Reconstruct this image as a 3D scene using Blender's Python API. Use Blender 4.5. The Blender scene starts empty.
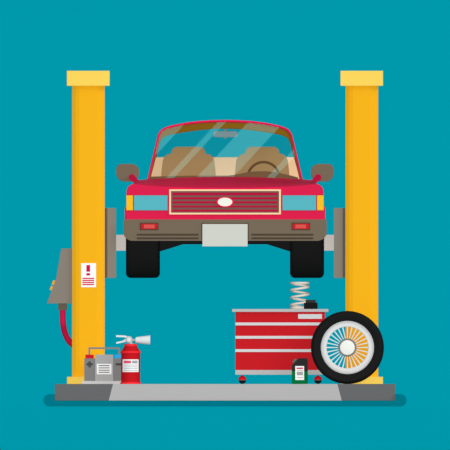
import bpy, bmesh, math
from mathutils import Vector
C = bpy.context.scene.collection
S = 0.0085                       # metres per drawing unit
FX, FY = 225.0, 406.6            # drawing centre line, floor line
def X(p): return (p - FX) * S
def Z(p): return (FY - p) * S

# ---------------------------------------------------------------- materials
def lin(c):
    c = c / 255.0
    return c / 12.92 if c <= 0.04045 else ((c + 0.055) / 1.055) ** 2.4
GAIN = 1.0
def mat(name, rgb, rough=0.65, spec=0.01, k=1.0, metal=0.0):
    m = bpy.data.materials.new(name); m.use_nodes = True
    b = m.node_tree.nodes['Principled BSDF']
    b.inputs['Base Color'].default_value = tuple(min(0.97, lin(v) * GAIN * k) for v in rgb) + (1,)
    b.inputs['Roughness'].default_value = rough
    b.inputs['Specular IOR Level'].default_value = spec
    b.inputs['Metallic'].default_value = metal
    return m
M = {}
def mk(n, *a, **k): M[n] = mat(n, *a, **k)
mk('teal', (0, 149, 167), 0.9, 0.0)
mk('shadow_slab', (0, 116, 132), 0.9, 0.0)
mk('yellow', (247, 178, 27))
mk('cap_yellow', (255, 212, 92))
mk('deck', (182, 177, 176))
mk('deck_end', (103, 103, 103))
mk('taupe', (137, 127, 115))
mk('taupe_dark', (112, 98, 84))
mk('arm', (194, 185, 179), k=1.2)
mk('arm_red', (176, 20, 62))
mk('car_red', (221, 31, 76), 0.5)
mk('frame_red', (232, 28, 84), 0.5)
mk('grille_red', (182, 18, 62))
mk('brown', (117, 103, 86))
mk('grille_brown', (118, 94, 82))
mk('groove', (76, 65, 53))
mk('cream_trim', (255, 214, 168))
mk('lens', (88, 180, 190), 0.4)
mk('amber', (252, 190, 38), 0.4)
mk('white', (250, 250, 250))
mk('emblem_white', (243, 240, 228))
mk('emblem_red', (224, 26, 70))
mk('fog_red', (200, 32, 40))
mk('fog_pink', (216, 84, 78))
mk('plate', (207, 208, 198))
mk('rubber', (27, 27, 27), 0.8, 0.05)
mk('headliner', (138, 98, 15), k=1.05)
mk('seat', (162, 135, 90), k=1.08)
mk('bench', (218, 190, 147), k=1.3)
mk('dash', (108, 86, 58), k=1.2)
mk('wheel_brown', (104, 78, 48), k=1.1)
mk('mirror_reflection_paint', (118, 146, 150), k=1.15)  # teal reflection in the mirror, put into its base colour
mk('sign_red', (216, 24, 62))
mk('hose', (222, 30, 78))
mk('button', (252, 178, 32))
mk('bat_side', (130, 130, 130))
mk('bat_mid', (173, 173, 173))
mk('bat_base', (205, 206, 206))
mk('bat_red', (208, 30, 40))
mk('bat_blue', (52, 168, 232))
mk('mark', (74, 74, 74))
mk('ink', (96, 96, 96))
mk('ext_red', (194, 24, 32), 0.5)
mk('ext_bright', (250, 44, 54), 0.5)
mk('pink', (228, 88, 116))
mk('ink_light', (196, 198, 198))
mk('ink_mid', (165, 165, 165))
mk('steel', (190, 192, 192))
mk('pale', (228, 228, 229))
mk('tool_red', (196, 28, 36), 0.5)
mk('strip', (208, 211, 212))
mk('lid', (184, 184, 184))
mk('caster_red', (224, 24, 34))
mk('spring', (236, 226, 212))
mk('box_black', (26, 26, 26))
mk('box_lid', (52, 52, 52))
mk('oil_dark', (47, 47, 47))
mk('oil_green', (0, 112, 60))
mk('oil_cap', (104, 106, 104))
mk('rim', (222, 221, 220))
mk('rim_edge', (188, 188, 188))
mk('hub_ring', (128, 128, 128))
mk('hub', (241, 240, 231))

def glass(name, fac):
    m = bpy.data.materials.new(name); m.use_nodes = True
    nt = m.node_tree; nt.nodes.clear()
    o = nt.nodes.new('ShaderNodeOutputMaterial'); mx = nt.nodes.new('ShaderNodeMixShader')
    t = nt.nodes.new('ShaderNodeBsdfTransparent'); g = nt.nodes.new('ShaderNodeBsdfGlossy')
    g.inputs['Roughness'].default_value = 0.0
    mx.inputs[0].default_value = fac
    nt.links.new(t.outputs[0], mx.inputs[1]); nt.links.new(g.outputs[0], mx.inputs[2])
    nt.links.new(mx.outputs[0], o.inputs[0])
    return m
M['windshield'] = glass('windshield_glass', 0.09)
M['clear'] = glass('clear_glass', 0.015)

# ---------------------------------------------------------------- mesh helpers
class MB:
    def __init__(s): s.bm = bmesh.new()
    def prism(s, pts, y0, y1, bev=0.0, seg=2, world=False):
        """outline in the XZ plane given in drawing units, extruded from depth y0 to y1"""
        P = pts if world else [(X(a), Z(b)) for a, b in pts]
        area = sum(P[i][0] * P[(i + 1) % len(P)][1] - P[(i + 1) % len(P)][0] * P[i][1] for i in range(len(P)))
        if area < 0: P = P[::-1]
        f = [s.bm.verts.new((a, y0, b)) for a, b in P]
        r = [s.bm.verts.new((a, y1, b)) for a, b in P]
        n = len(P)
        faces = [s.bm.faces.new(f), s.bm.faces.new(r[::-1])]
        for i in range(n):
            j = (i + 1) % n
            faces.append(s.bm.faces.new((f[j], f[i], r[i], r[j])))
        if bev:
            ed = list({e for e in faces[0].edges} | {e for e in faces[1].edges})
            bmesh.ops.bevel(s.bm, geom=ed, offset=bev, segments=seg, affect='EDGES', profile=0.5)
        return s
    def box(s, x0, x1, p0, p1, y0, y1, bev=0.0):
        return s.prism([(x0, p0), (x1, p0), (x1, p1), (x0, p1)], y0, y1, bev)
    def plan(s, pts, z0, z1):
        """outline in the XY plane (metres) raised from z0 to z1"""
        a = [s.bm.verts.new((p[0], p[1], z0)) for p in pts]
        b = [s.bm.verts.new((p[0], p[1], z1)) for p in pts]
        n = len(pts)
        s.bm.faces.new(a[::-1]); s.bm.faces.new(b)
        for i in range(n):
            j = (i + 1) % n
            s.bm.faces.new((a[i], a[j], b[j], b[i]))
        return s
    def tube(s, pts, r, n=12, closed=False):
        P = [Vector(p) for p in pts]; m = len(P); rings = []
        up = None
        for i in range(m):
            if closed: t = (P[(i + 1) % m] - P[i - 1])
            else: t = P[min(i + 1, m - 1)] - P[max(i - 1, 0)]
            t.normalize()
            if up is None:
                up = Vector((0, 0, 1)) if abs(t.z) < 0.9 else Vector((0, 1, 0))
            u = (up - t * up.dot(t)).normalized(); v = t.cross(u); up = u
            rr = r[i] if isinstance(r, (list, tuple)) else r
            rings.append([s.bm.verts.new(P[i] + (u * math.cos(2 * math.pi * k / n) + v * math.sin(2 * math.pi * k / n)) * rr) for k in range(n)])
        for i in range(m if closed else m - 1):
            a, b = rings[i], rings[(i + 1) % m]
            for k in range(n):
                s.bm.faces.new((a[k], a[(k + 1) % n], b[(k + 1) % n], b[k]))
        if not closed:
            s.bm.faces.new(rings[0][::-1]); s.bm.faces.new(rings[-1])
        return s
    def lathe(s, prof, c, axis='z', n=64, closed=False):
        """prof: list of (radius, height) metres, turned about an axis through c"""
        rings = []
        for r, h in prof:
            ring = []
            for k in range(n):
                a = 2 * math.pi * k / n
                ca, sa = math.cos(a) * max(r, 1e-5), math.sin(a) * max(r, 1e-5)
                if axis == 'z': p = (c[0] + ca, c[1] + sa, c[2] + h)
                elif axis == 'y': p = (c[0] + ca, c[1] + h, c[2] + sa)
                else: p = (c[0] + h, c[1] + ca, c[2] + sa)
                ring.append(s.bm.verts.new(p))
            rings.append(ring)
        m = len(rings)
        for i in range(m if closed else m - 1):
            a, b = rings[i], rings[(i + 1) % m]
            for k in range(n):
                s.bm.faces.new((a[k], a[(k + 1) % n], b[(k + 1) % n], b[k]))
        if not closed:
            s.bm.faces.new(rings[0][::-1]); s.bm.faces.new(rings[-1])
        return s
    def grid(s, rows):
        V = [[s.bm.verts.new(p) for p in r] for r in rows]
        for i in range(len(V) - 1):
            for j in range(len(V[0]) - 1):
                s.bm.faces.new((V[i][j], V[i][j + 1], V[i + 1][j + 1], V[i + 1][j]))
        return s
    def thick(s, t):
        bmesh.ops.recalc_face_normals(s.bm, faces=s.bm.faces[:])
        bmesh.ops.solidify(s.bm, geom=s.bm.faces[:], thickness=t)
        return s
    def cyl_patch(s, cx, cy, r, x0, x1, p0, p1, n=12):
        """thin curved sheet on the front of an upright cylinder"""
        a0, a1 = math.asin((X(x0) - cx) / r), math.asin((X(x1) - cx) / r)
        out, inn = [], []
        for i in range(n + 1):
            a = a0 + (a1 - a0) * i / n
            out.append((cx + r * math.sin(a), cy - r * math.cos(a)))
        for i in range(n, -1, -1):
            a = a0 + (a1 - a0) * i / n
            inn.append((cx + (r - .0008) * math.sin(a), cy - (r - .0008) * math.cos(a)))
        return s.plan(out + inn, Z(p1), Z(p0))
    def build(s, name, m, parent=None, smooth=False):
        bm = s.bm
        bmesh.ops.recalc_face_normals(bm, faces=bm.faces[:])
        off = WORLD[parent.name] if parent is not None else Vector((0, 0, 0))
        me = bpy.data.meshes.new(name)
        for v in bm.verts: v.co -= off
        bm.to_mesh(me); bm.free()
        me.materials.append(M[m] if isinstance(m, str) else m)
        o = bpy.data.objects.new(name, me); C.objects.link(o)
        if smooth:
            for p in me.polygons: p.use_smooth = True
            if smooth == 'auto':
                me.set_sharp_from_angle(angle=math.radians(35))
        if parent is not None: o.parent = parent
        WORLD[o.name] = off
        return o
WORLD = {}
def thing(name, loc, label, cat, group=None):
    o = bpy.data.objects.new(name, None); C.objects.link(o)
    o.location = loc; o.empty_display_size = 0.1
    o['label'] = label; o['category'] = cat; o['kind'] = 'thing'
    if group: o['group'] = group
    WORLD[o.name] = Vector(loc)
    return o
def arc(cx, cy, r, a0, a1, n=6):
    return [(cx + r * math.cos(math.radians(a0 + (a1 - a0) * i / n)), cy - r * math.sin(math.radians(a0 + (a1 - a0) * i / n))) for i in range(n + 1)]
def rrect(x0, x1, p0, p1, r, n=5):
    """rounded rectangle; r = (top left, top right, bottom right, bottom left)"""
    if not isinstance(r, tuple): r = (r,) * 4
    return (arc(x0 + r[0], p0 + r[0], r[0], 180, 90, n) + arc(x1 - r[1], p0 + r[1], r[1], 90, 0, n) +
            arc(x1 - r[2], p1 - r[2], r[2], 0, -90, n) + arc(x0 + r[3], p1 - r[3], r[3], -90, -180, n))
def ellipse(cx, cy, a, b, n=40):
    return [(cx + a * math.cos(2 * math.pi * i / n), cy + b * math.sin(2 * math.pi * i / n)) for i in range(n)]
def mir(pts): return [(450 - a, b) for a, b in pts]
def structure(o): o['kind'] = 'structure'; return o

# ---------------------------------------------------------------- setting
WALLY = 8.0
b = MB(); b.plan([(-16, -3.2), (16, -3.2), (16, WALLY), (-16, WALLY)], -1.2, 0.0)
structure(b.build('floor', 'teal'))
b = MB(); b.plan([(-16, WALLY), (16, WALLY), (16, WALLY + .2), (-16, WALLY + .2)], 0.0, 7.0)
structure(b.build('wall_back', 'teal'))

# ground shadow shaped as a dark round-ended slab, platform sits in it
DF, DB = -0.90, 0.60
t = thing('floor_shadow', (0, 0, 0), 'dark teal slab with rounded ends, painted as the ground shadow under the grey platform', 'shadow_slab')
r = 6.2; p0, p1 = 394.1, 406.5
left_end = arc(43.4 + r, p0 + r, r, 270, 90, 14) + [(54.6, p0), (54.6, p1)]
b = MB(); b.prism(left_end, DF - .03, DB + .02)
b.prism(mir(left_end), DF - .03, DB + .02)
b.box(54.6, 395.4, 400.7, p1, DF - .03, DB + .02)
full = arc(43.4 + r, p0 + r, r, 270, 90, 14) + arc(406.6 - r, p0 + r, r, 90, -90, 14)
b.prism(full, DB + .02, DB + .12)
b.build('shadow_body', 'shadow_slab', t)

# platform
t = thing('lift_platform', (0, 0, Z(400.6)), 'long low grey platform with darker ends under the whole lift', 'platform')
MB().prism([(113, 384), (337.4, 384), (341.8, 400.6), (108.6, 400.6)], DF, DB, .002, 1).build('deck_plate', 'deck', t)
e = [(54.8, 384), (112.9, 384), (108.5, 400.6), (54.8, 400.6)]
o = MB().prism(e, DF, DB, .002, 1).build('end_plate', 'deck_end', t); o['label'] = 'dark grey end of the platform'
o = MB().prism([(337.5, 384), (395.2, 384), (395.2, 400.6), (341.9, 400.6)], DF, DB, .002, 1).build('end_plate', 'deck_end', t)
o['label'] = 'dark grey end of the platform'

# ---------------------------------------------------------------- lift posts
PF = -0.35
def post(x0, x1, c0, c1, side, label):
    t = thing('lift_post', (X((x0 + x1) / 2), PF + .14, Z(384)), label, 'lift post')
    w = x1 - x0
    f = [(x0, 3.0), (x0 + 3.6, 1.0), (x0 + 7.3, 0), (x1 - 8.0, 0), (x1 - 1.7, 2.2), (x1, 3.3)]
    pl = [(X(a), PF + d * S) for a, d in f] + [(X(x1), PF + .27), (X(x0), PF + .27)]
    MB().plan(pl, Z(376.8), Z(85.8)).build('post_shaft', 'yellow', t)
    MB().box(c0, c1, 70.8, 85.8, PF - .03, PF + .31, .002).build('post_cap', 'cap_yellow', t)
    MB().box(c0 + .1, c1 - .1, 376.8, 384, PF - .06, PF + .31, .002).build('base_plate', 'cap_yellow', t)
    # carriage and arm on the inner side
    if side > 0: mm = lambda q: q
    else: mm = mir
    pl = [(105.2, 208), (107.2, 208), (107.2, 277.8), (105.2, 277.8)]
    pts = [(104.9, PF + .10), (107.4, PF + .06), (116.0, PF + .06), (116.0, PF + .24), (104.9, PF + .24)]
    if side < 0: pts = [(450 - a, d) for a, d in pts]
    ca = MB().plan([(X(a), d) for a, d in pts], Z(277.8), Z(208)).build('carriage', 'taupe', t)
    b = MB()
    q = [(116.1, PF + .12), (125.3, PF + .12), (125.3, 1.22), (153, 1.22), (153, 1.36), (116.1, 1.36)]
    if side < 0: q = [(450 - a, d) for a, d in q]
    b.plan([(X(a), d) for a, d in q], Z(250.6), Z(234.8))
    b.build('lift_arm', 'arm', t)
    q = [(133, 0), (150, 0)]
    if side < 0: q = mir(q)
    b = MB(); b.lathe([(.055, 0), (.06, .002), (.06, .012), (.05, .0145)], (X((q[0][0] + q[1][0]) / 2), 1.29, Z(234.8)), n=24)
    b.build('arm_pad', 'rubber', t)
    return t
lp = post(72.1, 104.7, 66.9, 109.6, 1, 'yellow lift post carrying the white warning sign, beside the grey control box')
post(345.6, 378.2, 340.5, 383.0, -1, 'yellow lift post without a sign, behind the loose spoked wheel')
# warning sign on the first post
sg = MB().box(81.1, 96.0, 263.2, 287.2, PF - .004, PF - .0001).build('warning_sign', 'white', lp)
sg['label'] = 'white warning sign with a red exclamation mark'
b = MB()
for x0, x1, q0, q1 in [(86.4, 90.1, 265, 271.7), (86.4, 90.1, 273.1, 275.5)] + [(82.4, 94.1, 277.75 + 2.05 * i, 278.95 + 2.05 * i) for i in range(4)]:
    b.box(x0, x1, q0, q1, PF - .0052, PF - .0035)
b.build('sign_marks', 'sign_red', sg)

# ---------------------------------------------------------------- control box
t = thing('control_box', (X(62), -.2, Z(303.5)), 'grey wedge-shaped control box with red hose on the side of the yellow post', 'control box')
MB().prism([(61.2, 248.5), (71.9, 248.5), (71.9, 303.5), (46.8, 303.5), (56.3, 279)], -.30, -.10, .002, 1).build('housing', 'taupe', t)
MB().prism([(58.2, 303.5), (67.2, 303.5), (67.2, 310.2), (58.2, 310.2)], -.24, -.16, .001, 1).build('hose_socket', 'taupe_dark', t)
for q in ([(53.4, 280), (56.0, 281.3), (53.9, 285.1), (51.5, 284.2)], [(51.3, 285.7), (53.8, 286.7), (51.9, 290.6), (49.5, 289.5)]):
    o = MB().prism(q, -.235, -.165, .001, 1).build('push_button', 'button', t); o['label'] = 'yellow push button'
pts = []
ctrl = [(62.8, 310.2, -.2), (62.8, 317, -.2), (63.2, 324, -.19), (64.6, 331.5, -.13), (67.4, 338.5, -.07), (71.5, 343.6, -.015), (77, 346.5, .02), (81, 352, .03), (82, 362, .04), (82, 383, .04)]
for i in range(len(ctrl) - 1):
    a, b_, c, d = [Vector(ctrl[max(0, min(len(ctrl) - 1, i + k))]) for k in (-1, 0, 1, 2)]
    for j in range(6):
        u = j / 6
        pts.append(0.5 * ((2 * b_) + (c - a) * u + (2 * a - 5 * b_ + 4 * c - d) * u * u + (3 * b_ - a - 3 * c + d) * u ** 3))
pts.append(Vector(ctrl[-1]))
o = MB().tube([(X(p.x), p.z, Z(p.y)) for p in pts], 3.0 * S, 16).build('hose', 'hose', t, True); o['label'] = 'crimson hose'

# ---------------------------------------------------------------- battery
t = thing('car_battery', (X(104), -.52, Z(384)), 'grey car battery with red and blue caps beside the fire extinguisher', 'battery')
MB().box(82.3, 126, 381, 384, -.60, -.43, .001).build('tray', 'bat_base', t)
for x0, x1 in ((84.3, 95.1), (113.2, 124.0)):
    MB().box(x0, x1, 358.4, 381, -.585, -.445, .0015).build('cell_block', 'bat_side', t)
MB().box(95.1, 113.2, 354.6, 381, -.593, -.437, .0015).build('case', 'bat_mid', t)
o = MB().box(85.4, 93.7, 354.6, 358.4, -.55, -.48, .001).build('terminal_cap', 'bat_red', t); o['label'] = 'red terminal cap'
o = MB().box(114.6, 122.8, 354.6, 358.4, -.55, -.48, .001).build('terminal_cap', 'bat_blue', t); o['label'] = 'blue terminal cap'
MB().prism([(88.5, 354.6), (88.5, 347.3), (119.9, 347.3), (119.9, 354.6), (118.2, 354.6), (118.2, 349.1), (90.2, 349.1), (90.2, 354.6)], -.522, -.508).build('carry_handle', 'bat_side', t)
MB().prism([(88.5, 361.3), (90.8, 361.3), (90.8, 363.2), (92.8, 363.2), (92.8, 365.4), (90.8, 365.4), (90.8, 367.4), (88.5, 367.4), (88.5, 365.4), (86.5, 365.4), (86.5, 363.2), (88.5, 363.2)], -.5865, -.584).build('plus_mark', 'mark', t)
MB().box(115.7, 122, 363.2, 365.4, -.5865, -.584).build('minus_mark', 'mark', t)
lb = MB().box(96.8, 111.4, 363.9, 374.2, -.5955, -.592).build('sticker', 'white', t); lb['label'] = 'white label with dark lines'
b = MB()
for y in (365.6, 367.9, 370.2, 372.3): b.box(98.6, 109.6, y - .45, y + .45, -.5965, -.595)
b.build('print_lines', 'ink', lb)

# ---------------------------------------------------------------- fire extinguisher
EX, EY = X(130.6), -.72
t = thing('fire_extinguisher', (EX, EY, Z(384)), 'red fire extinguisher with white label standing in front of the grey battery', 'fire extinguisher')
def pr(l): return [(r_ * S, Z(p) - Z(384)) for r_, p in l]
b0 = (EX, EY, Z(384))
MB().lathe(pr([(9.0, 384), (9.5, 383.6), (9.5, 352), (9.1, 350.8), (6.3, 346.2), (6.1, 344.0)]), b0).build('cylinder', 'ext_red', t, 'auto')
MB().lathe(pr([(9.4, 384), (10.3, 383.9), (10.3, 382.2), (9.4, 382.0)]), b0).build('base_ring', 'ext_bright', t, 'auto')
MB().lathe(pr([(9.4, 353.3), (10.3, 353.1), (10.3, 351.2), (9.0, 350.9)]), b0).build('shoulder_ring', 'ext_bright', t, 'auto')
MB().lathe(pr([(6.2, 346.3), (6.5, 346.1), (6.3, 344.1), (5.6, 343.9)]), b0).build('collar', 'ext_bright', t, 'auto')
MB().lathe(pr([(2.0, 344), (2.0, 341)]), b0, n=24).build('neck', 'steel', t, 'auto')
MB().lathe([(3.0 * S, -.03), (3.5 * S, -.024), (3.5 * S, .024), (3.0 * S, .03)], (X(129), EY, Z(339.6)), 'y', 32).build('valve', 'steel', t, 'auto')
MB().lathe([(1.9 * S, -.006), (1.9 * S, .0)], (X(129), EY - .031, Z(339.6)), 'y', 24).build('gauge', 'pale', t, 'auto')
MB().prism([(116, 335.2), (125.3, 335.5), (131.2, 337.8), (131.4, 339.2), (130, 339), (124.8, 337.2), (116, 337)], EY - .012, EY + .012, .0012, 1).build('lever', 'pale', t)
MB().prism([(116.2, 342.1), (122.3, 341), (125.6, 338.6), (127.5, 339.5), (127, 341.6), (123, 342.4), (116.4, 344)], EY - .010, EY + .010, .0012, 1).build('lever', 'pale', t)
MB().tube([(X(131.5), EY, Z(340)), (X(136.2), EY, Z(340))], 1.0 * S, 12).build('nozzle_pipe', 'steel', t, 'auto')
MB().tube([(X(135.6), EY, Z(340)), (X(138), EY, Z(340)), (X(150.2), EY, Z(340))], [2.7 * S, 3.2 * S, 4.8 * S], 24).build('discharge_horn', 'pale', t, 'auto')
R1 = 9.62 * S
lb = MB().cyl_patch(EX, EY, R1, 122.6, 138.6, 359.4, 372.0, 16).build('sticker', 'white', t); lb['label'] = 'white label with pink heading'
MB().cyl_patch(EX, EY, R1 + .0007, 123.8, 131.0, 360.6, 363.4).build('heading_block', 'pink', lb)
MB().cyl_patch(EX, EY, R1 + .0007, 132.0, 137.4, 360.6, 363.4).build('heading_block', 'ink_mid', lb)
b = MB()
for y in (364.6, 366.4, 368.2, 370.2): b.cyl_patch(EX, EY, R1 + .0007, 124, 137.3, y, y + .9)
b.build('print_lines', 'ink_light', lb)

# ---------------------------------------------------------------- tool cabinet
CF = -.33
t = thing('tool_cabinet', (X(280), CF + .2, Z(384)), 'red rolling tool cabinet with grey drawer handles under the car', 'tool cabinet')
MB().box(232.1, 328.4, 309, 311.9, CF - .02, CF + .44, .002).build('top_panel', 'lid', t)
MB().box(235.6, 324.6, 311.9, 370.0, CF + .012, CF + .42).build('cabinet_body', 'tool_red', t)
MB().box(235.3, 324.9, 370.0, 374.7, CF - .002, CF + .422, .001).build('bottom_rail', 'lid', t)
rows = [(312.0, 322.5, 325.4), (325.5, 335.9, 338.7), (338.8, 349.2, 352.0), (352.1, 370.0, None)]
for a, b_, c in rows:
    d = MB().box(235.3, 324.9, a, (c or b_) - .05, CF, CF + .0119).build('drawer', 'tool_red', t)
    if a < 313:
        n = MB().box(298.2, 321.9, 314.1, 318.8, CF - .004, CF - .0001).build('name_plate', 'strip', d); n['label'] = 'pale grey name plate'
    if c:
        MB().box(235.3, 324.9, b_, c, CF - .008, CF - .0001, .001).build('handle', 'strip', d)
def caster(x, y):
    cx, cz = X(x), Z(379.8); r = 4.1 * S
    n = 10
    prof = [(r * math.cos(a), r * math.sin(a)) for a in [math.radians(-2 + 70 * i / n) for i in range(n + 1)]]
    prof += [(r * .16, r * 1.05), (r * .1, Z(374.7) - cz)]
    h = MB().lathe([(r * .9, -.002)] + prof, (cx, y, cz), n=28).build('caster', 'caster_red', t, 'auto')
    h['label'] = 'red caster with black wheel'
    prof = [(r * .93 * math.cos(a), r * math.sin(a)) for a in [math.radians(-90 + 84 * i / n) for i in range(n + 1)]]
    MB().lathe(prof, (cx, y, cz), n=28).build('caster_wheel', 'rubber', h, 'auto')
for y in (CF + .05, CF + .37):
    for x in (242.4, 318.0): caster(x, y)

# coil spring on the cabinet
CX, CY, RR = X(299.9), -.10, 8.7 * S
t = thing('coil_spring', (CX, CY, Z(309)), 'pale steel coil spring standing on the red tool cabinet', 'spring')
pts = []
a = -2 * math.pi
while a <= 7.6 * math.pi:
    py = 283.0 if a < -math.pi else 283.0 + 3.67 * (a + math.pi) / math.pi
    py = min(py, 307.85)
    pts.append((CX + RR * math.cos(a), CY - RR * math.sin(a), Z(py)))
    a += math.pi / 20
MB().tube(pts, 1.2 * S, 10).build('coil', 'spring', t, True)

# small black box
t = thing('black_box', (X(310.7), -.27, Z(309)), 'small black lidded box beside the coil spring', 'box')
MB().box(303.9, 317.6, 302.8, 309, -.33, -.20, .001).build('box_body', 'box_black', t)
o = MB().box(305.6, 315.8, 299.8, 302.8, -.315, -.215, .001).build('lid', 'box_lid', t); o['label'] = 'dark grey lid'

# ---------------------------------------------------------------- oil bottle
t = thing('oil_bottle', (X(300), -.48, Z(384)), 'black and green oil bottle standing in front of the red tool cabinet', 'oil bottle')
MB().prism([(291.8, 371.3), (291.8, 365.0), (298.6, 358.2)] + arc(305.8, 360.2, 2.0, 90, 0, 5) + [(307.8, 371.3)], -.51, -.44, .002, 2).build('upper_body', 'oil_dark', t)
o = MB().prism([(291.8, 371.3), (307.8, 371.3)] + arc(306.8, 383, 1, 0, -90, 4) + arc(292.8, 383, 1, -90, -180, 4), -.51, -.44, .002, 2).build('lower_body', 'oil_green', t)
o['label'] = 'green lower half of the bottle'
MB().prism([(292.2, 361.8), (295.4, 358.4), (297.0, 359.8), (293.7, 363.0)], -.495, -.455, .001, 1).build('screw_cap', 'oil_cap', t)
lb = MB().box(295.3, 304.1, 366.0, 380.0, -.512, -.5095).build('sticker', 'white', t); lb['label'] = 'white label with a red bar'
MB().box(296.6, 302.9, 367.6, 369.0, -.513, -.5118).build('red_bar', 'sign_red', lb)
for q0, q1 in ((370.2, 371.1), (377.0, 378.0)):
    MB().box(296.8, 302.8, q0, q1, -.513, -.5118).build('print_line', 'ink_light', lb)
b = MB(); b.box(296.8, 302.8, 371.8, 375.2, -.513, -.5118); b.build('print_block', 'ink_mid', lb)

# ---------------------------------------------------------------- loose wheel
WX, WP, WY = X(347.4), 347.5, -.52
WZ = Z(WP)
t = thing('spoked_wheel', (WX, WY, Z(384)), 'loose car wheel', 'wheel')
t['label'] = 'loose car wheel with many thin pale spokes standing before the yellow post'
W = .105
prof = [(26.3, -W + .02), (29, -W + .004), (33.5, -W), (35.4, -W + .012), (36.4, -W + .035), (36.55, 0), (36.4, W - .035), (35.4, W - .012), (33.5, W), (29, W - .004), (26.3, W - .02)]
MB().lathe([(r_ * S, h) for r_, h in prof], (WX, WY, WZ), 'y', 96, True).build('tyre', 'rubber', t, 'auto')
MB().lathe([(r_ * S, h) for r_, h in [(25.3, -.095), (26.6, -.092), (26.6, .085), (25.6, .085)]], (WX, WY, WZ), 'y', 96, True).build('rim_barrel', 'rim_edge', t, 'auto')
MB().lathe([(r_ * S, h) for r_, h in [(20.8, -.090), (21.2, -.094), (24.0, -.094), (24.3, -.086), (24.8, -.086), (25.0, -.092), (25.4, -.092), (25.5, -.07), (20.8, -.07)]], (WX, WY, WZ), 'y', 96, True).build('rim_face', 'rim', t, 'auto')
b = MB()
for k in range(28):
    a = 2 * math.pi * k / 28
    u, v = Vector((math.cos(a), 0, math.sin(a))), Vector((-math.sin(a), 0, math.cos(a)))
    c = Vector((WX, 0, WZ))
    q = [c + u * 8.2 * S - v * .38 * S, c + u * 21.2 * S - v * .62 * S, c + u * 21.2 * S + v * .62 * S, c + u * 8.2 * S + v * .38 * S]
    b.prism([(p.x, p.z) for p in q], WY - .089, WY - .079, world=True)
b.build('spokes', 'rim', t)
MB().lathe([(r_ * S, h) for r_, h in [(7.4, -.094), (8.0, -.097), (9.0, -.094), (9.2, -.088), (9.2, -.04), (7.4, -.04)]], (WX, WY, WZ), 'y', 48, True).build('hub_ring', 'hub_ring', t, 'auto')
MB().lathe([(r_ * S, h) for r_, h in [(.001, -.099), (5.5, -.098), (7.3, -.094), (7.3, -.05)]], (WX, WY, WZ), 'y', 48).build('hub_cap', 'hub', t, 'auto')

# ---------------------------------------------------------------- car
car = thing('car', (0, 1.5, Z(278)), 'red car with brown bumper raised between the two yellow lift posts', 'car')
# body loft; half section as (dx, drawing height)
def half(y):
    k = min(1, max(0, (y + .30) / .90))
    top = [(0, 189.0), (60, 187.8), (88, 186.0), (93, 188.0), (96.3, 192), (97.6, 197)]
    cow = [(0, 178.5), (60, 179.8), (84, 181.5), (91.5, 184.5), (96.3, 189.5), (98.0, 197)]
    s_ = [(a[0] + (c[0] - a[0]) * k, a[1] + (c[1] - a[1]) * k) for a, c in zip(top, cow)]
    s_ += [(98.2, 205), (100.2, 208), (100.2, 219), (99.6, 233)]
    lim = 233.0
    for yw in (.45, 3.0):
        d = (y - yw) / S
        if abs(d) < 41: lim = min(lim, 241.5 - math.sqrt(41 * 41 - d * d))
    wl = 98.2 + max(0, min(3, lim - 205)) / 3 * 2
    return [(a if p <= lim else min(a, wl), min(p, lim)) for a, p in s_] + [(62, min(lim, 233)), (0, min(lim, 233))]
ys = [-.30, -.15, 0.0]
for yw in (.45, 3.0):
    ys += [yw + 41 * S * math.sin(math.radians(g)) for g in range(-90, 91, 10)]
    ys += [yw - 41 * S * .9999, yw + 41 * S * .9999, yw - .352, yw + .352]
ys += [.60, 1.3, 2.0, 3.5, 3.65]
ys = sorted(set(round(v, 4) for v in ys))
rows = []
for y in ys:
    h = half(y)
    if y >= 3.6: h = [(a * .985, p + (2 if p < 200 else 0)) for a, p in h]
    ring = [(X(225 - a), y, Z(p)) for a, p in h][::-1] + [(X(225 + a), y, Z(p)) for a, p in h[1:-1]]
    rows.append(ring)
b = MB(); n = len(rows[0]); V = [[b.bm.verts.new(p) for p in r_] for r_ in rows]
for i in range(len(V) - 1):
    for j in range(n):
        b.bm.faces.new((V[i][j], V[i][(j + 1) % n], V[i + 1][(j + 1) % n], V[i + 1][j]))
b.bm.faces.new(V[0]); b.bm.faces.new(V[-1][::-1])
b.build('body_shell', 'car_red', car, 'auto')
# hood
rows = []
def hood_top(k):
    f = [(0, 188.1), (30, 187.9), (60, 186.9), (80, 185.2), (92, 183.9)]
    r_ = [(0, 176.7), (30, 177.1), (60, 178.3), (78, 179.2), (88, 180.6)]
    if k < .12:
        e = 1 - (1 - k / .12) ** 2
        e *= .22
    else: e = .22 + .78 * (k - .12) / .88
    return [(a[0] + (c[0] - a[0]) * k, a[1] + (c[1] - a[1]) * e) for a, c in zip(f, r_)]
for i in range(26):
    k = i / 25
    h = hood_top(k)
    hh = []
    for j in range(len(h) - 1):
        for q in range(3):
            u = q / 3; hh.append((h[j][0] * (1 - u) + h[j + 1][0] * u, h[j][1] * (1 - u) + h[j + 1][1] * u))
    hh.append(h[-1])
    y = -.318 + .918 * k
    rows.append([(X(225 - a), y, Z(p)) for a, p in hh[::-1]] + [(X(225 + a), y, Z(p)) for a, p in hh[1:]])
b = MB().grid(rows)
b.thick(.004)
b.build('hood', 'car_red', car, 'auto')
# cowl under the glass, closes hood to cabin
MB().prism([(147, 179.2), (187, 178), (225, 177.2), (263, 178), (303, 179.2), (303, 186), (147, 186)], .585, .66).build('cowl', 'car_red', car)
# front panel
top = [(133.2, 183.9), (145, 185.2), (165, 186.9), (195, 187.9), (225, 188.1)]
tl = [(126.4, 219.6), (126.4, 192.5), (126.9, 189.2), (128.4, 186.4), (130.6, 184.6)] + top
pts = tl + [(450 - a, p) for a, p in tl[:-1]][::-1]
FF = -.325
MB().prism(pts, FF, -.29, .001, 1).build('front_panel', 'car_red', car)
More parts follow.
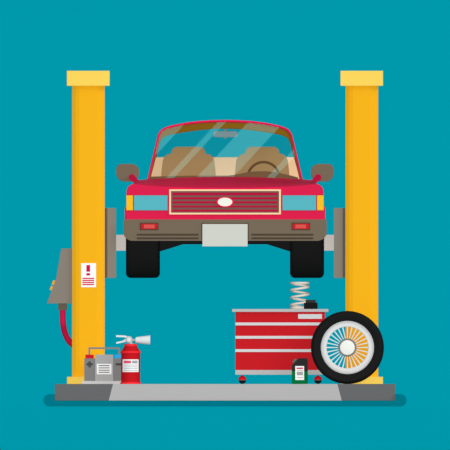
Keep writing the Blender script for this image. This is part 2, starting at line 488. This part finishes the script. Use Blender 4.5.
# headlights and indicators with ribbed lenses
def ribbed(x0, x1, p0, p1, yf, pitch, amp):
    b = MB(); n = max(2, round((p1 - p0) / pitch)); prof = []
    for i in range(n + 1):
        p = p0 + (p1 - p0) * i / n
        prof.append((yf + amp, p))
        if i < n: prof.append((yf, p + (p1 - p0) / n * .5))
    prof += [(yf + .012, p1), (yf + .012, p0)]
    A = [b.bm.verts.new((X(x0), y, Z(p))) for y, p in prof]; B = [b.bm.verts.new((X(x1), y, Z(p))) for y, p in prof]
    b.bm.faces.new(A); b.bm.faces.new(B[::-1])
    for i in range(len(prof)):
        j = (i + 1) % len(prof); b.bm.faces.new((A[i], A[j], B[j], B[i]))
    return b
for s_ in (0, 1):
    f = (lambda a, c: (a, c)) if not s_ else (lambda a, c: (450 - c, 450 - a))
    x0, x1 = f(126.3, 168.3)
    h = MB().box(*f(126.4, 168.1), 194.9, 210.7, FF - .002, FF - .0001).build('light_housing', 'grille_red', car)
    x0, x1 = f(133.9, 167.5)
    ribbed(x0, x1, 195.4, 210.3, FF - .008, 1.0, .0006).build('headlight_lens', 'lens', h)
    x0, x1 = f(126.4, 132.9)
    ribbed(x0, x1, 195.4, 210.3, FF - .008, 1.9, .0022).build('indicator_lens', 'amber', h)
# grille
g = MB().box(170.6, 279.4, 190.8, 213.2, FF - .003, FF - .0001).build('grille', 'grille_brown', car)
b = MB()
for q0, q1 in [(192.7, 195.3), (197.2, 199.4), (201.2, 203.4), (205.5, 207.5), (209.5, 211.6)]:
    b.box(172.2, 277.8, q0, q1, FF - .009, FF - .003, .0006)
b.build('grille_bars', 'grille_red', g)
b = MB()
for q in ((169.2, 280.8, 189.4, 191.1), (169.2, 280.8, 212.7, 214.4), (169.2, 171.0, 191.1, 212.7), (279.0, 280.8, 191.1, 212.7)):
    b.box(*q, FF - .014, FF - .0001)
b.build('grille_frame', 'cream_trim', g)
em = MB().prism(ellipse(225, 202, 8.9, 5.3), FF - .016, FF - .009).build('emblem', 'emblem_red', g)
o = MB().prism(ellipse(225, 202, 7.3, 4.3), FF - .020, FF - .016).build('emblem_badge', 'emblem_white', em); o['label'] = 'white oval badge'
# bumper
BF = -.36
bp = MB().prism(rrect(123.3, 326.7, 219.4, 240.8, (.8, .8, 9, 9), 8), BF, -.25, .002, 1).build('bumper', 'brown', car)
for s_ in (0, 1):
    f = (lambda a, c: (a, c)) if not s_ else (lambda a, c: (450 - c, 450 - a))
    fg = MB().box(*f(139.8, 158.4), 222.6, 230.1, BF - .004, BF - .0001).build('fog_light', 'groove', bp)
    MB().box(*f(140.9, 157.3), 223.7, 229.1, BF - .007, BF - .004).build('fog_lens', 'fog_red', fg)
    MB().box(*f(143.9, 154.6), 224.6, 228.3, BF - .009, BF - .007).build('fog_reflector', 'fog_pink', fg)
    b = MB()
    for y in (234.65, 238.3): b.prism(rrect(*f(136.6, 198.8), y - .9, y + .9, .8, 3), BF - .003, BF - .0001)
    b.build('bumper_groove', 'groove', bp)
pl = MB().box(201.4, 248.6, 223.0, 240.0, BF - .003, BF - .0001).build('plate_shadow', 'groove', bp)  # dark border painted as the license plate's shadow on the bumper
MB().box(202.4, 247.6, 224.0, 246.4, BF - .009, BF - .003, .001).build('license_plate', 'plate', bp)
# underbody
ub = [(160, 226), (160, 251.5), (165, 250), (183, 244.3), (267, 244.3), (285, 250), (290, 251.5), (290, 226)]
MB().prism(ub, -.12, .95).build('underbody', 'rubber', car)
MB().prism([(175, 226), (175, 240), (275, 240), (275, 226)], .95, 3.3).build('chassis', 'rubber', car)
# wheels of the car
def wheel(x0, x1, y):
    c = (X((x0 + x1) / 2), y, Z(241.5)); hw = (x1 - x0) / 2
    pf = [(20, -hw + 1), (30, -hw)]
    pf += [(36.5 - 5 + 5 * math.sin(math.radians(g)), -hw + 5 - 5 * math.cos(math.radians(g))) for g in range(0, 91, 15)]
    pf += [(36.5 - 5 + 5 * math.cos(math.radians(g)), hw - 5 + 5 * math.sin(math.radians(g))) for g in range(0, 91, 15)]
    pf += [(30, hw), (20, hw - 1)]
    w = MB().lathe([(a * S, h * S) for a, h in pf], c, 'x', 64, True).build('wheel', 'rubber', car, 'auto')
    w['label'] = 'black wheel'
    sg_ = -1 if x0 < 225 else 1
    MB().lathe([(a * S, h * S * sg_) for a, h in [(20.3, -hw + 2), (20.3, hw - 1.5), (17, hw - 2), (15, hw - 6), (5, hw - 4), (.01, hw - 4)]], c, 'x', 40).build('wheel_rim', 'steel', w, 'auto')
for y in (.45, 3.0):
    wheel(125.9, 160.0, y); wheel(290.0, 324.1, y)

# windscreen surface: gently domed sheet leaning back 45 degrees
GR, GY, GP = 6.0, .62, 150.0
c45 = math.sqrt(.5)
def surf(px, py, off=0.0):
    x = X(px); h = Z(py) - Z(GP); v = h / c45
    for _ in range(8):
        w = -(x * x + v * v) / (2 * GR)
        v = (h - w * c45) / c45
    w += off
    return Vector((x, GY + .25 + v * c45 - w * c45, Z(GP) + v * c45 + w * c45))
OUT = [(0, 120.9), (14, 121.2), (27, 122.0), (40, 123.6), (53, 126.2), (59, 128.0), (63.3, 130.4), (66.2, 134.5)]
def lerp_path(P, t):
    L = [0]
    for i in range(len(P) - 1): L.append(L[-1] + math.dist(P[i], P[i + 1]))
    d = t * L[-1]
    for i in range(len(P) - 1):
        if d <= L[i + 1] + 1e-9:
            u = (d - L[i]) / (L[i + 1] - L[i]); return (P[i][0] + (P[i + 1][0] - P[i][0]) * u, P[i][1] + (P[i + 1][1] - P[i][1]) * u)
    return P[-1]
def sheet(dx_scale, dp, conv, nu=90, nv=60, bottom=179.3):
    rows = []
    for i in range(nv + 1):
        v = i / nv; row = []
        for j in range(nu + 1):
            u = -1 + 2 * j / nu
            tx, tp = lerp_path(OUT, abs(u)); tx *= math.copysign(1, u) * dx_scale; tp += dp
            bx = u * 76.8 * dx_scale
            row.append(conv(225 + tx * (1 - v) + bx * v, tp * (1 - v) + bottom * v))
        rows.append(row)
    return rows
b = MB().grid(sheet(1, 0, surf))
b.build('windshield', 'windshield', car, True)
outline = [(-76.8, 179.6)] + [(-a, p) for a, p in OUT[::-1]] + OUT[1:] + [(76.8, 179.6)]
dense = []
for i in range(len(outline) - 1):
    for q in range(4):
        u = q / 4; dense.append((outline[i][0] * (1 - u) + outline[i + 1][0] * u, outline[i][1] * (1 - u) + outline[i + 1][1] * u))
dense.append(outline[-1])
MB().tube([surf(225 + a, p) for a, p in dense], 1.0 * S, 10).build('windshield_frame', 'frame_red', car, True)
# headliner band behind the top of the glass
inn = [(0, 127.0), (14, 127.5), (27, 128.7), (44.5, 131.2), (57, 133.6), (62.0, 136.0), (64.8, 140)]
rows = []
N = 40
for off in (-.012,):
    for v in (0, .5, 1):
        row = []
        for j in range(-N, N + 1):
            u = abs(j) / N; sgn = -1 if j < 0 else 1
            a = lerp_path(OUT, u); c = lerp_path(inn, u)
            row.append(surf(225 + sgn * (a[0] * (1 - v) + c[0] * v), a[1] * (1 - v) + c[1] * v, off))
        rows.append(row)
b = MB().grid(rows)
for sgn in (-1, 1):
    b.grid([[surf(225 + sgn * a, p, -.012) for a, p in ((66.0, 134.5), (76.6, 179.4))], [surf(225 + sgn * a, p, -.012) for a, p in ((64.9, 140), (75.4, 179.4))]])
b.thick(.008)
b.build('headliner', 'headliner', car)
# roof, rear screen
rear = lambda px, py: Vector((X(px), 2.45 + (Z(128) - Z(py)) * .9 + (px - 225) ** 2 * -2e-6, Z(py)))
RT = [(a * .985, p + 1.0) for a, p in OUT]
def arcpts(P): return [(-a, p) for a, p in P[::-1]] + P[1:]
rows = []
ft = [surf(225 + a, p, -.004) for a, p in arcpts(OUT)]
rt = [rear(225 + a, p) for a, p in arcpts(RT)]
for i in range(9):
    u = i / 8
    rows.append([f.lerp(r_, u) for f, r_ in zip(ft, rt)])
b = MB().grid(rows); b.thick(.008)
b.build('roof', 'car_red', car, 'auto')
b = MB().grid(sheet(.975, 1.5, rear)); b.build('rear_window', 'clear', car, True)
rp = [(-75, 179.6)] + [(-a, p) for a, p in RT[::-1]] + RT[1:] + [(75, 179.6)]
MB().tube([rear(225 + a * .99, p + .3) for a, p in rp], .9 * S, 8).build('rear_window_frame', 'car_red', car, True)
for sgn in (-1, 1):
    f0, f1 = surf(225 + sgn * 65.8, 134.8), surf(225 + sgn * 76.3, 179.2)
    r0, r1 = rear(225 + sgn * 65, 136), rear(225 + sgn * 74.6, 179.2)
    MB().grid([[f0, r0], [f1, r1]]).build('side_window', 'clear', car)
    m0, m1 = f0.lerp(r0, .45), f1.lerp(r1, .5)
    MB().tube([m0, m1], .008, 8).build('door_pillar', 'car_red', car)
# interior
MB().prism([(153.6, 157.2), (296.4, 157.2), (301.2, 180), (301.2, 184), (148.8, 184), (148.8, 180)], 2.30, 2.45, .004).build('rear_bench', 'bench', car)
for s_ in (0, 1):
    f = (lambda q: q) if not s_ else (lambda q: [(450.6 - a, p) for a, p in q])
    body = [(160.8, 183), (161.6, 170), (162.8, 160.5), (164.2, 157), (167.2, 154.4), (171.5, 153.5), (205.2, 153.5), (209.8, 154.5), (212.8, 157), (214.3, 160.5), (215.4, 170), (216.3, 183)]
    st = MB().prism(f(body), 1.22, 1.38, .004, 2).build('front_seat', 'seat', car)
    MB().prism(f(rrect(171.4, 205.3, 146.8, 156, (6, 6, 1, 1), 6)), 1.219, 1.36, .003, 2).build('headrest', 'seat', st)
MB().prism([(150, 184), (150, 176.6), (190, 175.6), (228, 175.6), (238, 174.2), (248, 172.0), (257, 171.2), (267, 171.2), (277, 172.4), (288, 174.8), (298, 177.4), (299, 184)], .78, .98, .003, 1).build('dashboard', 'dash', car)
ring = [(X(263.6 + 15.8 * math.cos(a)), 1.06 - .25 * 15.8 * S * math.sin(a), Z(177.8 - 15.8 * math.sin(a))) for a in [2 * math.pi * i / 48 for i in range(48)]]
sw = MB().tube(ring, 1.25 * S, 10, True).build('steering_wheel', 'wheel_brown', car, True)
MB().lathe([(.02, -.03), (.022, .03)], (X(263.6), 1.05, Z(177.8)), 'y', 20).tube([(X(248.5), 1.06, Z(177.8)), (X(278.7), 1.06, Z(177.8))], .008, 8).build('wheel_hub', 'wheel_brown', sw)
mr = MB().prism(rrect(213.2, 237.8, 131.2, 137.2, 2.2, 4), 1.10, 1.125, .002, 1).build('rear_view_mirror', 'mirror_reflection_paint', car)
MB().prism(rrect(223.9, 226.9, 127.5, 138.6, .8, 3), 1.126, 1.145).build('mirror_stem', 'mirror_reflection_paint', mr)
for s_ in (0, 1):
    f = (lambda q: q) if not s_ else mir
    m_ = MB().prism(f(rrect(116.2, 139.2, 163.9, 181.7, (5.5, 7.5, 8, 8.5), 8)), .58, .70, .006, 3).build('side_mirror', 'brown', car)
    a = [(131.9 + 3.3 * math.cos(math.radians(g)), 177.4 - 3.3 * math.sin(math.radians(g))) for g in range(45, 226, 15)]
    MB().prism(f(a + [(135.5, 184.2), (141.5, 186.0), (144, 180.5), (139.3, 180.0), (137.8, 179.9)]), .53, .578, .002, 1).build('mirror_arm', 'arm_red', m_)

# ---------------------------------------------------------------- light and camera
def sun(name, vec, strength, angle, col=(1, 1, 1)):
    l = bpy.data.lights.new(name, 'SUN'); l.energy = strength; l.angle = math.radians(angle); l.color = col
    o = bpy.data.objects.new(name, l); C.objects.link(o)
    o.rotation_euler = Vector(vec).to_track_quat('Z', 'Y').to_euler(); o.location = Vector(vec) * 6
    return o
sun('front_sun', (0, -1, 0), math.pi * .71, 0.0, (1, .98, .97))
az, el = math.radians(60), math.radians(30)
sun('side_sun', (math.sin(az) * math.cos(el), -math.cos(az) * math.cos(el), math.sin(el)), math.pi * .30, 30)

w = bpy.data.worlds.new('studio_sky'); bpy.context.scene.world = w; w.use_nodes = True
nt = w.node_tree; nt.nodes.clear(); L = nt.links
def nd(t_): return nt.nodes.new(t_)
def sock(i, v):
    if isinstance(v, (int, float)): i.default_value = v
    else: L.new(v, i)
def ma(op, a, b_=0.0, c=0.0):
    n_ = nd('ShaderNodeMath'); n_.operation = op
    for i, v in zip(n_.inputs, (a, b_, c)): sock(i, v)
    return n_.outputs[0]
tc = nd('ShaderNodeTexCoord'); sp = nd('ShaderNodeSeparateXYZ'); L.new(tc.outputs['Generated'], sp.inputs[0])
dx, dy, dz = sp.outputs
up = ma('MULTIPLY_ADD', dz, 4.0, .5)
upc = nd('ShaderNodeClamp'); L.new(up, upc.inputs[0])
mixc = nd('ShaderNodeMix'); mixc.data_type = 'RGBA'
L.new(upc.outputs[0], mixc.inputs[0])
mixc.inputs[6].default_value = (.04, .10, .12, 1); mixc.inputs[7].default_value = (.23, .23, .23, 1)
zen = nd('ShaderNodeMix'); zen.data_type = 'RGBA'
cl = ma('GREATER_THAN', dz, 0.0)
L.new(ma('MULTIPLY', ma('MULTIPLY', dz, dz), cl), zen.inputs[0])
L.new(mixc.outputs[2], zen.inputs[6]); zen.inputs[7].default_value = (.55, .55, .55, 1)
# bright bands added to the sky, shaped to reflect as slanted windshield streaks
hx, hy, hz = dx, ma('SUBTRACT', dy, 1.0), dz
nN = ma('ADD', ma('MULTIPLY', hy, -c45), ma('MULTIPLY', hz, c45))
nN = ma('MAXIMUM', nN, .05)
nV = ma('ADD', ma('MULTIPLY', hy, c45), ma('MULTIPLY', hz, c45))
xx = ma('MULTIPLY', ma('DIVIDE', hx, nN), GR)
vv = ma('MULTIPLY', ma('DIVIDE', nV, nN), GR)
ww = ma('MULTIPLY', ma('ADD', ma('MULTIPLY', xx, xx), ma('MULTIPLY', vv, vv)), -1 / (2 * GR))
zz = ma('MULTIPLY', ma('ADD', vv, ww), c45)
uu = ma('ADD', ma('DIVIDE', xx, S), ma('MULTIPLY', zz, -.93 / S))
uu = ma('ADD', uu, 225 + .93 * GP)
def band(v, a, b_): return ma('MULTIPLY', ma('GREATER_THAN', v, a), ma('LESS_THAN', v, b_))
m_ = band(uu, 262, 300.0)
for a, b_ in ((331.4, 339.4), (361.6, 397.8), (432.0, 440.0)): m_ = ma('ADD', m_, band(uu, a, b_))
m_ = ma('MULTIPLY', m_, band(xx, -.75, .75)); m_ = ma('MULTIPLY', m_, band(vv, -.45, .45))
STREAK = 1.75
em_ = nd('ShaderNodeMix'); em_.data_type = 'RGBA'
hood = nd('ShaderNodeMix'); hood.data_type = 'RGBA'      # dark sky patch added around the streak bands
L.new(ma('MULTIPLY', band(xx, -.95, .95), band(vv, -.6, .6)), hood.inputs[0])
L.new(zen.outputs[2], hood.inputs[6]); hood.inputs[7].default_value = (.02, .05, .06, 1)
L.new(m_, em_.inputs[0]); L.new(hood.outputs[2], em_.inputs[6]); em_.inputs[7].default_value = (STREAK * .3, STREAK * .95, STREAK * .85, 1)
bg = nd('ShaderNodeBackground'); wo = nd('ShaderNodeOutputWorld')
L.new(em_.outputs[2], bg.inputs[0]); L.new(bg.outputs[0], wo.inputs[0])
w.cycles.sampling_method = 'MANUAL'; w.cycles.sample_map_resolution = 1024

cd = bpy.data.cameras.new('camera'); cd.type = 'ORTHO'; cd.ortho_scale = 450 * S
cd.clip_start = .1; cd.clip_end = 60
co = bpy.data.objects.new('camera', cd); C.objects.link(co)
co.location = (0, -8, Z(225)); co.rotation_euler = (math.pi / 2, 0, 0)
sc = bpy.context.scene; sc.camera = co
vs = sc.view_settings
vs.view_transform = 'Standard'; vs.look = 'None'; vs.exposure = 0; vs.gamma = 1; vs.use_curve_mapping = False
